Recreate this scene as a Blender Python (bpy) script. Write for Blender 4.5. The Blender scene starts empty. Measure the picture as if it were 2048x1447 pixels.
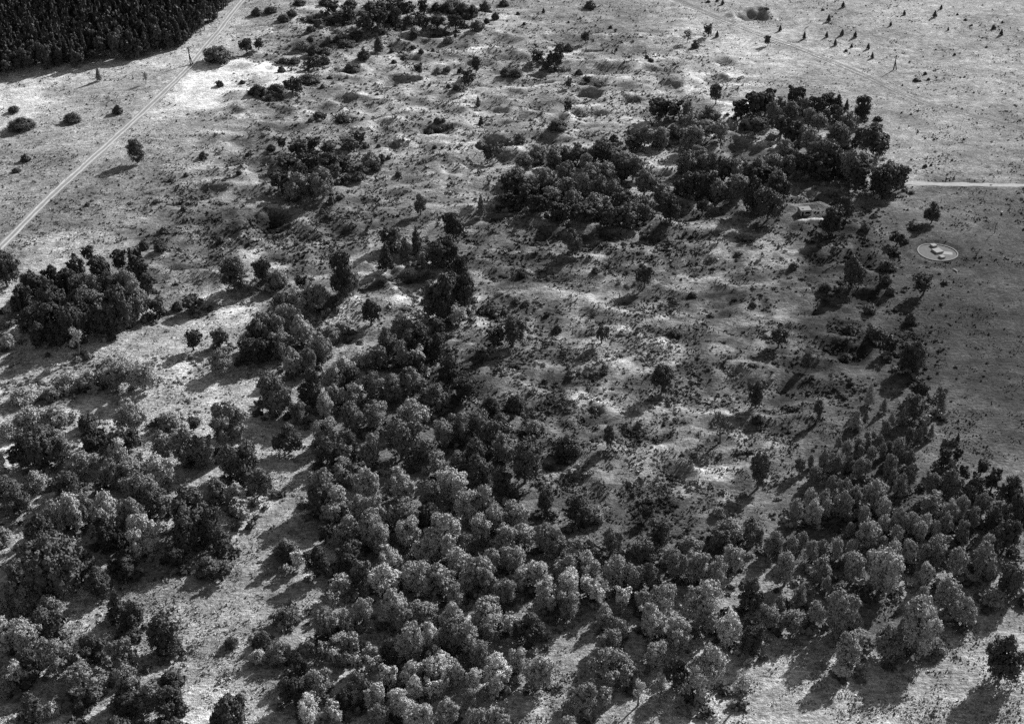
import bpy, math, random
import numpy as np
R = math.radians
random.seed(7); rng = np.random.default_rng(7)
sc = bpy.context.scene
COL = sc.collection

# ------------------------------------------------------------ camera, sky, sun, exposure
H = 256.0; TH = R(32); HFOV = 40
F = 1024/math.tan(R(HFOV/2))
cam_d = bpy.data.cameras.new('camera'); cam = bpy.data.objects.new('camera', cam_d); COL.objects.link(cam)
cam.location = (0, 0, H); cam.rotation_euler = (R(90)-TH, 0, 0)
cam_d.angle = R(HFOV); cam_d.clip_start = 1; cam_d.clip_end = 20000
sc.camera = cam
SUN_AZ, SUN_EL = R(40), R(28)
world = bpy.data.worlds.new('World'); sc.world = world; world.use_nodes = True
wn = world.node_tree.nodes; wl = world.node_tree.links
sky = wn.new('ShaderNodeTexSky'); sky.sky_type = 'NISHITA'; sky.sun_disc = False
sky.sun_elevation = SUN_EL; sky.sun_rotation = SUN_AZ
bw = wn.new('ShaderNodeRGBToBW')
wl.new(sky.outputs[0], bw.inputs[0]); wl.new(bw.outputs[0], wn['Background'].inputs[0])
wn['Background'].inputs[1].default_value = 0.075
sun_d = bpy.data.lights.new('sun', 'SUN'); sun = bpy.data.objects.new('sun', sun_d); COL.objects.link(sun)
sun_d.energy = 5.0; sun_d.angle = R(0.5); sun_d.color = (1, 1, 1)
sun.rotation_euler = (math.pi/2-SUN_EL, 0, -SUN_AZ+math.pi)
sc.view_settings.view_transform = 'Standard'; sc.view_settings.look = 'None'
sc.view_settings.exposure = 0.65; sc.view_settings.gamma = 1; sc.view_settings.use_curve_mapping = False
sc.cycles.max_bounces = 5; sc.cycles.diffuse_bounces = 1; sc.cycles.use_denoising = False

# ------------------------------------------------------------ place <-> photograph geometry
CT, ST = math.cos(TH), math.sin(TH)
def ray(px, py):
    a = (np.asarray(px, float)-1024)/F; b = (723.5-np.asarray(py, float))/F
    return a, CT+b*ST, -ST+b*CT
def flat_at(px, py, z=0.0):
    dx, dy, dz = ray(px, py); k = (z-H)/dz
    return dx*k, dy*k
def to_px(x, y, z=0.0):
    D = y*CT-(z-H)*ST; U = y*ST+(z-H)*CT
    return 1024+F*x/D, 723.5-F*U/D

# ------------------------------------------------------------ value noise
_perm = rng.random((256, 256))
def vnoise(x, y, s, seed=0):
    x = x/s+seed*17.3+1000; y = y/s+seed*9.7+1000
    xi = np.floor(x).astype(int); yi = np.floor(y).astype(int)
    u = x-xi; v = y-yi; u = u*u*(3-2*u); v = v*v*(3-2*v)
    g = lambda i, j: _perm[i & 255, j & 255]
    return (g(xi, yi)*(1-u)*(1-v)+g(xi+1, yi)*u*(1-v)+g(xi, yi+1)*(1-u)*v+g(xi+1, yi+1)*u*v)*2-1
def fbm(x, y, s, o=4, seed=0):
    t = 0; a = 1
    for k in range(o):
        c, d = math.cos(k*1.1), math.sin(k*1.1)
        t = t+a*vnoise(x*c-y*d, x*d+y*c, s/2**k, seed+k); a *= .5
    return t

# ------------------------------------------------------------ terrain height
ROUGH = [(470,120),(620,10),(1000,15),(1330,70),(1480,140),(1640,300),(1740,440),(1760,560),(1700,800),(1500,1010),(1100,1000),(900,800),(640,640),(330,600),(250,470),(420,260)]
def poly_feather(px, py, poly, f):
    inside = np.zeros(px.shape, bool); dmin = np.full(px.shape, 1e9)
    n = len(poly)
    for i in range(n):
        x1, y1 = poly[i]; x2, y2 = poly[(i+1) % n]
        c = ((y1 > py) != (y2 > py)) & (px < (x2-x1)*(py-y1)/((y2-y1) or 1e-9)+x1)
        inside ^= c
        t = np.clip(((px-x1)*(x2-x1)+(py-y1)*(y2-y1))/((x2-x1)**2+(y2-y1)**2), 0, 1)
        dmin = np.minimum(dmin, np.hypot(px-x1-t*(x2-x1), py-y1-t*(y2-y1)))
    sd = np.where(inside, dmin, -dmin)
    return np.clip(sd/f+.5, 0, 1)
# craters read off the photograph: px, py, radius m, depth m
CR = [(1500,31,10,5.0),(690,200,8,2.6),(800,162,9,3.2),(1175,188,7.5,2.6),(1110,240,8,2.4),(1185,228,10,3.0),(1270,205,8,2.2),(990,290,9,2.8),(870,262,8,1.8),
 (960,125,7,2.0),(850,70,7,1.5),(920,95,7,1.6),(1300,140,6,1.6),(1330,175,8,1.6),(1450,125,8,1.6),(1190,100,7,2.0),(1110,120,8,2.2),(780,30,12,3),(860,45,9,2.5),
 (400,385,9,1.8),(435,435,9,1.6),(520,445,9,2.0),(550,440,9,1.5),(350,485,8,1.4),(690,330,9,2),(1010,420,12,2.5),(1070,470,10,2.2),(1180,480,12,3.0),(1300,460,10,2.2),
 (1400,390,10,3.0),(1450,400,8,2.6),(1610,402,10,2.6),(1660,400,9,2.4),(1480,300,10,2.5),(1120,560,8,1.5),(1380,680,10,1.8),(1440,600,9,1.4),(1150,760,9,1.5),(1330,950,9,1.8),
 (1260,870,8,1.3),(1480,680,9,1.4),(1620,620,9,1.2),(1000,560,7,1.2),(620,470,8,1.4),(720,430,8,1.2),(900,330,8,1.5),(800,300,8,1.4),(560,60,7,1.2),(1894,265,1.6,.8),(2005,199,1.9,.8),
 (1975,335,2.2,.6),(1875,160,3,.7),(1960,640,6,.5),(1990,600,7,.6)]
cc = []
for px, py, r, d in CR:
    x, y = flat_at(px, py); cc.append((x, y, r, d*(.55 if py > 450 and r > 3 else 1)))
tries = 0
while len(cc) < 120 and tries < 9000:
    tries += 1
    x, y = rng.uniform(-240, 240), rng.uniform(330, 800)
    px, py = to_px(x, y)
    if poly_feather(np.array([px]), np.array([py]), ROUGH, 60)[0] < .6: continue
    r = rng.uniform(3.5, 10.0)
    if any((x-a)**2+(y-b)**2 < ((r+q)*.92)**2 for a, b, q, _ in cc): continue
    cc.append((x, y, r, r*rng.uniform(.12, .28)))
ENC = flat_at(1875, 503); BUN = flat_at(1608, 436)
TRACK_L = [(505,-22),(487,0),(462,30),(437,62),(412,92),(380,132),(350,163),(325,187),(288,222),(250,257),(190,312),(135,362),(105,390),(75,419),(12,482),(-40,535),(-90,580)]
TRACK_R = [(1280,-28),(1349,0),(1409,25),(1449,42),(1534,75),(1588,92),(1631,110),(1682,131),(1731,152),(1798,185),(1861,210),(1923,225),(1985,243),(2060,260),(2150,280)]
PATH_R = [(1796,364),(1850,367),(1900,368),(1960,369),(2060,371),(2200,375)]
def track_pts(tr):
    return [tuple(float(v) for v in flat_at(a, b)) for a, b in tr]
def track_dist(x, y, pts):
    d = np.full(np.shape(x), 1e9)
    for (x1, y1), (x2, y2) in zip(pts[:-1], pts[1:]):
        t = np.clip(((x-x1)*(x2-x1)+(y-y1)*(y2-y1))/((x2-x1)**2+(y2-y1)**2), 0, 1)
        d = np.minimum(d, np.hypot(x-x1-t*(x2-x1), y-y1-t*(y2-y1)))
    return d
TP = [track_pts(t) for t in (TRACK_L, TRACK_R, PATH_R)]
def height(x, y):
    px, py = to_px(x, y)
    m = poly_feather(px, py, ROUGH, 90)
    far = np.clip((np.hypot(x, y-520)-330)/200, 0, 1)
    z = .9*fbm(x, y, 70, 2, 3)*(1-far)+far*6*fbm(x, y, 500, 2, 5)
    wav = 1-np.abs(fbm(x*.75, y*1.1, 21, 2, 11))*1.9
    z = z+m*(1.45*wav+.42*fbm(x, y, 7, 3, 21))
    z = z+(1-m)*.16*fbm(x, y, 9, 3, 31)
    td = np.minimum(np.minimum(track_dist(x, y, TP[0]), track_dist(x, y, TP[1])), track_dist(x, y, TP[2]))
    crz = np.zeros_like(z)
    wx = x+3.8*vnoise(x, y, 9, 81)+1.2*vnoise(x, y, 4, 82); wy = y+3.8*vnoise(x, y, 9, 83)+1.2*vnoise(x, y, 4, 84)
    rimm = .6+.8*vnoise(x, y, 8, 85)
    for cx, cy, r, d in cc:
        w = 2.2*r
        i = (np.abs(x-cx) < w) & (np.abs(y-cy) < w)
        if not i.any(): continue
        q = np.hypot(wx[i]-cx, wy[i]-cy)/r if r > 3 else np.hypot(x[i]-cx, y[i]-cy)/r
        crz[i] += -d*np.clip(1-q*q, 0, 1)*.9+.34*d*rimm[i]*np.exp(-((q-1.15)/.38)**2)
    z = z+crz
    # banked, sunken ring of the paved enclosure
    q = np.hypot(x-ENC[0], y-ENC[1]); k = np.clip((17-q)/4, 0, 1)
    z = z*(1-k)+k*(0-.5*np.clip((9.2-q)/1.2, 0, 1)+.4*np.exp(-((q-11)/1.9)**2))
    # mound behind the little concrete blockhouse
    q = np.hypot((x-BUN[0]-4)/9, (y-BUN[1]-9)/6); z = z+2.6*np.exp(-q**2*1.4)
    q = np.hypot(x-BUN[0]-1, y-BUN[1]); k = np.clip((6.5-q)/3, 0, 1); zm = z[q < 6.5].mean() if (q < 6.5).any() else 0; z = z*(1-k)+k*zm
    k = np.clip(1-td/6, 0, 1); k = k*k*(3-2*k)
    return z*(1-k*.8)-.05*(td < 2)
def geo(a, step, n, g):
    out = [a]
    for i in range(n): step *= g; out.append(out[-1]+step)
    return out
xs = np.array([-v for v in geo(345, 1.0, 42, 1.16)][::-1][:-1]+list(np.arange(-345, 345.01, 1.15))+geo(345.5, 1.0, 42, 1.16))
yc = [212.0]
while yc[-1] < 865: yc.append(yc[-1]+.80+.55*(yc[-1]-212)/650)
ys = np.array([v for v in [212-q+212-212 for q in geo(1.0, 1.0, 40, 1.16)][::-1]]+yc+geo(yc[-1]+1.3, 1.3, 40, 1.18))
ys = np.unique(ys); NX, NY = len(xs), len(ys)
GX, GY = np.meshgrid(xs, ys)
GZ = height(GX, GY)
def zat(x, y):
    x = np.asarray(x, float); y = np.asarray(y, float)
    i = np.clip(np.searchsorted(xs, x)-1, 0, NX-2); j = np.clip(np.searchsorted(ys, y)-1, 0, NY-2)
    u = (x-xs[i])/(xs[i+1]-xs[i]); v = (y-ys[j])/(ys[j+1]-ys[j])
    return GZ[j, i]*(1-u)*(1-v)+GZ[j, i+1]*u*(1-v)+GZ[j+1, i]*(1-u)*v+GZ[j+1, i+1]*u*v
def on_ground(px, py):
    z = 0.0
    for _ in range(5):
        x, y = flat_at(px, py, z); z = float(zat(x, y))
    return float(x), float(y), z

SCRUB = [(1250,620,330,220,.3),(1100,780,170,120,.9),(1000,750,120,60,.9),(1220,1000,170,70,.8),(1450,700,200,170,.45),(1700,600,130,160,.7),(1780,700,110,80,.7),(1720,470,70,50,.7),
 (600,100,160,90,.9),(760,60,120,60,.7),(560,470,140,70,.7),(700,460,110,60,.5),(400,390,50,30,.9),(440,430,60,30,.8),(520,440,80,30,.8),(340,480,90,30,.7),(130,790,150,90,.9),(40,760,60,80,.6),
 (590,640,90,60,.6),(360,740,90,60,.5),(330,1190,50,50,.6),(400,1300,60,40,.4),(1190,230,60,30,.8),(1060,230,60,20,.5),(870,250,60,20,.4),(880,290,80,20,.35),(560,1230,60,40,.6),(250,360,120,40,.2),
 (1870,1270,40,20,.5),(650,60,60,40,.9),(1180,880,120,90,.35),(1120,880,70,50,.7),(1560,960,80,60,.4),(900,90,100,30,.3),(330,850,60,40,.4),(1350,640,120,40,.5),(1650,740,100,60,.4),(300,850,300,250,.35),(150,1250,200,200,.35),(560,720,150,120,.6),(1000,1000,120,60,.6),(1330,1050,160,60,.7)]
# ------------------------------------------------------------ turf tone (dry grass pale, grazed turf dark)
TONE = [(1900,60,172),(1650,60,170),(1500,15,160),(1800,280,160),(1950,330,150),(1950,400,104),(2040,440,92),(1960,480,88),(1930,560,84),(1960,680,74),(2020,760,74),(1900,640,78),(1980,850,88),
 (2030,960,118),(1820,480,92),(1700,450,105),(1720,560,88),(1640,600,96),(1560,520,118),(1560,700,100),(1700,740,84),(1660,840,92),(1560,880,108),(1450,900,132),(1330,780,140),(1290,930,150),
 (1380,1010,140),(1200,780,150),(1180,920,118),(1100,760,112),(1130,600,140),(1200,560,136),(1300,640,142),(1350,560,135),(1250,480,128),(1420,500,128),(1480,600,118),(1450,760,116),
 (1040,600,128),(1060,480,134),(960,480,130),(900,400,140),(800,430,128),(700,430,132),(620,510,140),(760,500,180),(700,560,160),(780,590,180),(720,660,165),(640,720,150),(940,710,160),
 (560,620,175),(470,620,185),(400,670,190),(350,560,150),(420,520,145),(380,440,130),(300,420,150),(260,340,150),(150,420,130),(90,350,170),(60,430,150),(40,300,170),(120,260,178),(250,210,175),
 (30,200,225),(200,180,190),(330,150,180),(420,170,250),(400,150,232),(450,145,245),(480,150,248),(510,150,245),(540,158,235),(440,185,245),(390,190,232),(360,205,228),(345,225,205),(300,170,170),(260,230,168),(330,250,170),(420,230,172),(480,210,180),(400,110,190),(440,60,200),(500,50,160),(560,60,215),(520,120,170),(640,170,165),(600,100,150),
 (520,260,150),(600,240,150),(700,240,165),(820,140,185),(850,60,165),(760,170,180),(900,180,165),(980,200,175),(900,250,170),(1000,60,185),(1100,40,165),(1120,210,185),(1200,50,155),
 (1150,150,190),(1250,120,158),(1400,100,175),(1440,85,200),(1560,110,190),(1620,90,180),(1300,230,170),(1430,235,200),(1230,260,180),(1050,240,170),(900,310,172),(760,280,165),
 (1330,300,150),(1500,290,160),(1820,330,170),(1640,170,165),(1750,230,160),(480,340,150),(100,500,190),(50,520,200),(160,500,185),(20,720,200),(80,740,215),(130,720,190),(260,690,185),
 (190,800,205),(230,790,210),(330,790,195),(400,820,205),(480,790,190),(560,940,190),(610,890,160),(530,1010,185),(430,1130,160),(330,1130,175),(250,1160,160),(140,1230,175),(60,1010,160),
 (60,1080,165),(420,1230,160),(360,1170,165),(430,1290,170),(410,1350,190),(520,1150,160),(560,1180,185),(590,1260,170),(520,1400,185),(380,1420,210),(200,1400,185),(30,1390,175),
 (1120,1370,165),(1070,1430,185),(1130,1290,150),(1290,1430,165),(1420,1420,190),(1500,1390,190),(1560,1410,180),(1700,1370,175),(1800,1420,178),(1880,1380,172),(1980,1230,170),
 (1900,1290,180),(2010,1400,172),(1690,1340,180),(2020,1200,165),(1900,1330,175),(1350,1060,110),(1250,1040,96),(900,800,90),(700,900,110),(1600,1000,110),(1800,1000,90),(1700,1200,100)]
tx, ty, tv = [], [], []
for a, b, v in TONE:
    q = flat_at(a, b); v = v*1.12 if 1050 < a < 1570 and 480 < b < 1020 else v*.95 if a > 1580 and b < 340 else v*.94 if b < 700 and v < 230 and a < 1300 else v
    tx.append(q[0]); ty.append(q[1]); tv.append((v/255)**2.2*.78)
tx, ty, tv = map(np.array, (tx, ty, tv))
def tone(x, y):
    wx = x+8*vnoise(x, y, 14, 41)+4*vnoise(x, y, 5, 42); wy = y+14*vnoise(x, y, 14, 43)+6*vnoise(x, y, 5, 44)
    num = np.zeros(np.shape(x)); den = np.zeros(np.shape(x))
    for a, b, v in zip(tx, ty, tv):
        w = 1/(((wx-a)**2+((wy-b)*.75)**2)+25)**1.9
        num += w*v; den += w
    t = num/den
    px, py = to_px(x, y)
    m = poly_feather(px, py, ROUGH, 90)
    t = t*(1+.2*fbm(x, y, 24, 3, 51)+.2*fbm(x*.6, y*1.2, 5, 2, 52))
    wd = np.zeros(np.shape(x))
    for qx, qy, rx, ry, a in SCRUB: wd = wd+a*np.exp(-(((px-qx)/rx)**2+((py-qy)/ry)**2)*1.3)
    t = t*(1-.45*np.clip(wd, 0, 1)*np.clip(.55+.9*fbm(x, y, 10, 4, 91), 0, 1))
    t = t*(1+m*.55*np.clip(fbm(x*.7, y*1.3, 9, 4, 53), -1, 1))
    q_ = np.clip((py-330)/200, 0, 1)*np.clip(m+.25, 0, 1)
    t = t*(1+q_*.6*np.clip(fbm(x, y*1.15, 5.5, 3, 97)*1.6, -.85, .4))
    return np.clip(t, .03, .8)
cx_ = np.linspace(-340, 340, 480); cy_ = np.linspace(205, 870, 480)
TGX, TGY = np.meshgrid(GX[0], GY[:, 0])
core = (np.abs(GX) < 360) & (GY > 150) & (GY < 1000)
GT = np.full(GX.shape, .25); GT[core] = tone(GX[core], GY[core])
# crater floors are overgrown with darker weeds
def blur(A, n):
    for ax in (0, 1):
        C = np.cumsum(np.insert(A, 0, 0, axis=ax), axis=ax); m = A.shape[ax]; i = np.arange(m)
        a, b = np.clip(i-n, 0, m), np.clip(i+n+1, 0, m)
        A = (np.take(C, b, ax)-np.take(C, a, ax))/((b-a)[:, None] if ax == 0 else (b-a)[None, :])
    return A
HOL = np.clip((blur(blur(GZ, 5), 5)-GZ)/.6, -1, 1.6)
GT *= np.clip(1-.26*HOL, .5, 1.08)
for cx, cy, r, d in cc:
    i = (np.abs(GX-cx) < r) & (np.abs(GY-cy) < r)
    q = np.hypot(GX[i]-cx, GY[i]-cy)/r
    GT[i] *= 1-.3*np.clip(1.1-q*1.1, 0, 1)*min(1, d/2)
q = np.hypot(GX-ENC[0], GY-ENC[1]); GT[(q > 8) & (q < 14)] *= .85
def tat(x, y):
    i = np.clip(np.searchsorted(xs, x), 0, NX-1); j = np.clip(np.searchsorted(ys, y), 0, NY-1)
    return GT[j, i]

def hol(x, y):
    i = np.clip(np.searchsorted(xs, x), 0, NX-1); j = np.clip(np.searchsorted(ys, y), 0, NY-1)
    return HOL[j, i]
# ------------------------------------------------------------ materials
def mat(name, build):
    m = bpy.data.materials.new(name); m.use_nodes = True
    nt = m.node_tree; b = nt.nodes['Principled BSDF']; b.inputs['Roughness'].default_value = .95
    b.inputs['Specular IOR Level'].default_value = .08
    build(nt, b); return m
def N(nt, t, **k):
    n = nt.nodes.new(t)
    for a, v in k.items(): setattr(n, a, v)
    return n
def mth(nt, op, a, b, c=None):
    n = nt.nodes.new('ShaderNodeMath'); n.operation = op
    for i, v in enumerate((a, b, c)):
        if v is None: continue
        if hasattr(v, 'is_linked') or hasattr(v, 'links'): nt.links.new(v, n.inputs[i])
        else: n.inputs[i].default_value = v
    return n.outputs[0]
def noise(nt, vec, scale, detail=3, rough=.6):
    n = nt.nodes.new('ShaderNodeTexNoise'); n.inputs['Scale'].default_value = scale
    n.inputs['Detail'].default_value = detail; n.inputs['Roughness'].default_value = rough
    nt.links.new(vec, n.inputs['Vector']); return n.outputs['Fac']
def ground_mat(nt, b):
    L = nt.links
    at = N(nt, 'ShaderNodeAttribute'); at.attribute_name = 'tone'
    tc = N(nt, 'ShaderNodeTexCoord').outputs['Object']
    n1 = noise(nt, tc, 1.0, 3, .75); n2 = noise(nt, tc, .22, 4, .65); n3 = noise(nt, tc, 3.2, 2, .6)
    mp = N(nt, 'ShaderNodeMapping'); L.new(tc, mp.inputs[0]); mp.inputs['Rotation'].default_value = (0, 0, .35); mp.inputs['Scale'].default_value = (.45, 1.5, 1)
    n4 = noise(nt, mp.outputs[0], .8, 4, .7)
    f = mth(nt, 'MULTIPLY', mth(nt, 'MULTIPLY_ADD', n1, 2.3, -.18), mth(nt, 'MULTIPLY_ADD', n4, 2.2, -.1))
    f2 = mth(nt, 'MULTIPLY_ADD', n2, 1.7, .15)
    f3 = mth(nt, 'MULTIPLY_ADD', n3, .9, .55)
    v = mth(nt, 'MULTIPLY', mth(nt, 'MULTIPLY', mth(nt, 'MULTIPLY', at.outputs['Fac'], f), f2), f3)
    v = mth(nt, 'MINIMUM', mth(nt, 'MAXIMUM', v, .02), .85)
    L.new(v, b.inputs['Base Color'])
    bp = N(nt, 'ShaderNodeBump'); bp.inputs['Distance'].default_value = .6; bp.inputs['Strength'].default_value = .9
    L.new(mth(nt, 'ADD', mth(nt, 'MULTIPLY', n4, .8), mth(nt, 'ADD', n1, mth(nt, 'MULTIPLY', n3, .4))), bp.inputs['Height']); L.new(bp.outputs[0], b.inputs['Normal'])
M_ground = mat('dry grass turf', ground_mat)
def leaf_mat(v, var=.35):
    def f(nt, b):
        L = nt.links
        oi = N(nt, 'ShaderNodeObjectInfo'); tc = N(nt, 'ShaderNodeNewGeometry').outputs['Position']
        n1 = noise(nt, tc, .8, 2)
        r = mth(nt, 'MULTIPLY_ADD', oi.outputs['Random'], var*2, 1-var)
        c = mth(nt, 'MULTIPLY', mth(nt, 'MULTIPLY', r, v), mth(nt, 'MULTIPLY_ADD', n1, 1.4, .3))
        L.new(c, b.inputs['Base Color']); b.inputs['Roughness'].default_value = .6; b.inputs['Specular IOR Level'].default_value = .12
        tr = N(nt, 'ShaderNodeBsdfTranslucent'); L.new(c, tr.inputs[0])
        mx = N(nt, 'ShaderNodeMixShader'); mx.inputs[0].default_value = .06
        L.new(b.outputs[0], mx.inputs[1]); L.new(tr.outputs[0], mx.inputs[2])
        L.new(mx.outputs[0], nt.nodes['Material Output'].inputs[0])
    return f
M_dark = mat('dark foliage', leaf_mat(.08)); M_mid = mat('mid foliage', leaf_mat(.19)); M_pale = mat('pale foliage', leaf_mat(.31, .35))
M_white = mat('silvery foliage', leaf_mat(.52, .2)); M_con = mat('conifer foliage', leaf_mat(.06))
def bark(nt, b):
    n1 = noise(nt, N(nt, 'ShaderNodeTexCoord').outputs['Object'], 9, 3)
    nt.links.new(mth(nt, 'MULTIPLY_ADD', n1, .18, .04), b.inputs['Base Color'])
M_bark = mat('bark', bark)
def tuft_mat(nt, b):
    at = N(nt, 'ShaderNodeAttribute'); at.attribute_name = 'tone'
    nt.links.new(at.outputs['Fac'], b.inputs['Base Color'])
M_tuft = mat('grass blades', tuft_mat)
def flat_mat(v, var=.3, s=2.5):
    def f(nt, b):
        n1 = noise(nt, N(nt, 'ShaderNodeTexCoord').outputs['Object'], s, 4)
        nt.links.new(mth(nt, 'MULTIPLY', mth(nt, 'MULTIPLY_ADD', n1, var*2, 1-var), v), b.inputs['Base Color'])
    return f
M_conc = mat('weathered concrete', flat_mat(.26)); M_gravel = mat('pale gravel', flat_mat(.15, .5, 1.2)); M_pave = mat('paving slab', flat_mat(.32, .2))
M_shaded_conc = mat('shade-darkened concrete', flat_mat(.12)); M_wood = mat('tarred timber', flat_mat(.04)); M_white2 = mat('white paint', flat_mat(.8, .1)); M_rut = mat('bare chalky soil', flat_mat(.45, .4, .7)); M_earth = mat('trodden earth', flat_mat(.24, .4, .8))  # first one: darker copy of the concrete, shade of the openings put into its colour
M_path = mat('gravel path', flat_mat(.36, .4, .6)); M_darkrut = mat('worn turf rut', flat_mat(.19, .4, .8))

# ------------------------------------------------------------ mesh helpers
def mk(name, V, tris=None, quads=None, m=None, smooth=False):
    me = bpy.data.meshes.new(name)
    tris = np.zeros((0, 3), int) if tris is None else np.asarray(tris, int)
    quads = np.zeros((0, 4), int) if quads is None else np.asarray(quads, int)
    me.vertices.add(len(V)); me.vertices.foreach_set('co', np.asarray(V, np.float32).ravel())
    nl = tris.size+quads.size; me.loops.add(nl)
    me.loops.foreach_set('vertex_index', np.concatenate([tris.ravel(), quads.ravel()]).astype(np.int32))
    npoly = len(tris)+len(quads); me.polygons.add(npoly)
    st = np.concatenate([np.arange(len(tris))*3, tris.size+np.arange(len(quads))*4]).astype(np.int32)
    me.polygons.foreach_set('loop_start', st)
    me.update(calc_edges=True); me.validate()
    me.polygons.foreach_set('use_smooth', np.full(npoly, bool(smooth)))
    if m: me.materials.append(m)
    return me
def add_tone(me, t):
    a = me.attributes.new('tone', 'FLOAT', 'POINT'); a.data.foreach_set('value', np.asarray(t, np.float32))
def link(name, data, parent=None, loc=(0, 0, 0), rot=0, scale=(1, 1, 1)):
    o = bpy.data.objects.new(name, data); COL.objects.link(o)
    if parent: o.parent = parent
    o.location = loc; o.rotation_euler = (0, 0, rot) if not isinstance(rot, tuple) else rot; o.scale = scale
    return o
def tag(o, label=None, cat=None, group=None, kind=None):
    if label: o['label'] = label
    if cat: o['category'] = cat
    if group: o['group'] = group
    if kind: o['kind'] = kind
    return o

# ------------------------------------------------------------ ground sheet
idx = np.arange(NX*NY).reshape(NY, NX)
qd = np.stack([idx[:-1, :-1], idx[:-1, 1:], idx[1:, 1:], idx[1:, :-1]], -1).reshape(-1, 4)
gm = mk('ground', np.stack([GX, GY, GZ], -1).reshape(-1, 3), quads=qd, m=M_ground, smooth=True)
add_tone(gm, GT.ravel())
tag(link('ground', gm), kind='structure')

# ------------------------------------------------------------ tracks
def ribbon(name, pts, offs, wid, m, parent=None, lift=.06):
    P = []
    for (x1, y1), (x2, y2) in zip(pts[:-1], pts[1:]):
        n = max(1, int(math.hypot(x2-x1, y2-y1)/1.0))
        for i in range(n): P.append((x1+(x2-x1)*i/n, y1+(y2-y1)*i/n))
    P = np.array(P+[pts[-1]])
    k = np.ones(9)/9
    for c in (0, 1): P[4:-4, c] = np.convolve(P[:, c], k, 'valid')
    T = np.gradient(P, axis=0); T /= np.linalg.norm(T, axis=1)[:, None]
    Nn = np.stack([-T[:, 1], T[:, 0]], -1)
    s = np.arange(len(P))
    wob = offs+.25*vnoise(s*1.0, s*0+offs*9, 6, 3)
    ww = wid*(1+.35*vnoise(s*1.0, s*0+offs*5, 3, 7))
    cols = []
    for t in (-.5, -.17, .17, .5):
        q = P+Nn*(wob+t*ww)[:, None]
        cols.append(np.column_stack([q, zat(q[:, 0], q[:, 1])+lift]))
    V = np.stack(cols, 1).reshape(-1, 3); n = len(P)
    qs = [(i*4+j, i*4+j+1, i*4+5+j, i*4+4+j) for i in range(n-1) for j in range(3)]
    return link(name, mk(name, V, quads=qs, m=m, smooth=True), parent)
t = link('dirt_track', None); tag(t, kind='structure')
ribbon('track_bed', TP[0], 0, 3.9, M_earth, t, .05); ribbon('wheel_rut', TP[0], -1.05, .85, M_rut, t, .075); ribbon('wheel_rut', TP[0], 1.05, .85, M_rut, t, .075)
t = link('field_track', None); tag(t, kind='structure')
ribbon('wheel_rut', TP[1], -1.1, .6, M_darkrut, t); ribbon('wheel_rut', TP[1], 1.1, .6, M_darkrut, t); ribbon('track_verge', TP[1], 2.5, .8, M_earth, t, .05)
t = link('gravel_path', None); tag(t, kind='structure')
ribbon('path_bed', TP[2], 0, 3.2, M_path, t)

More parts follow.
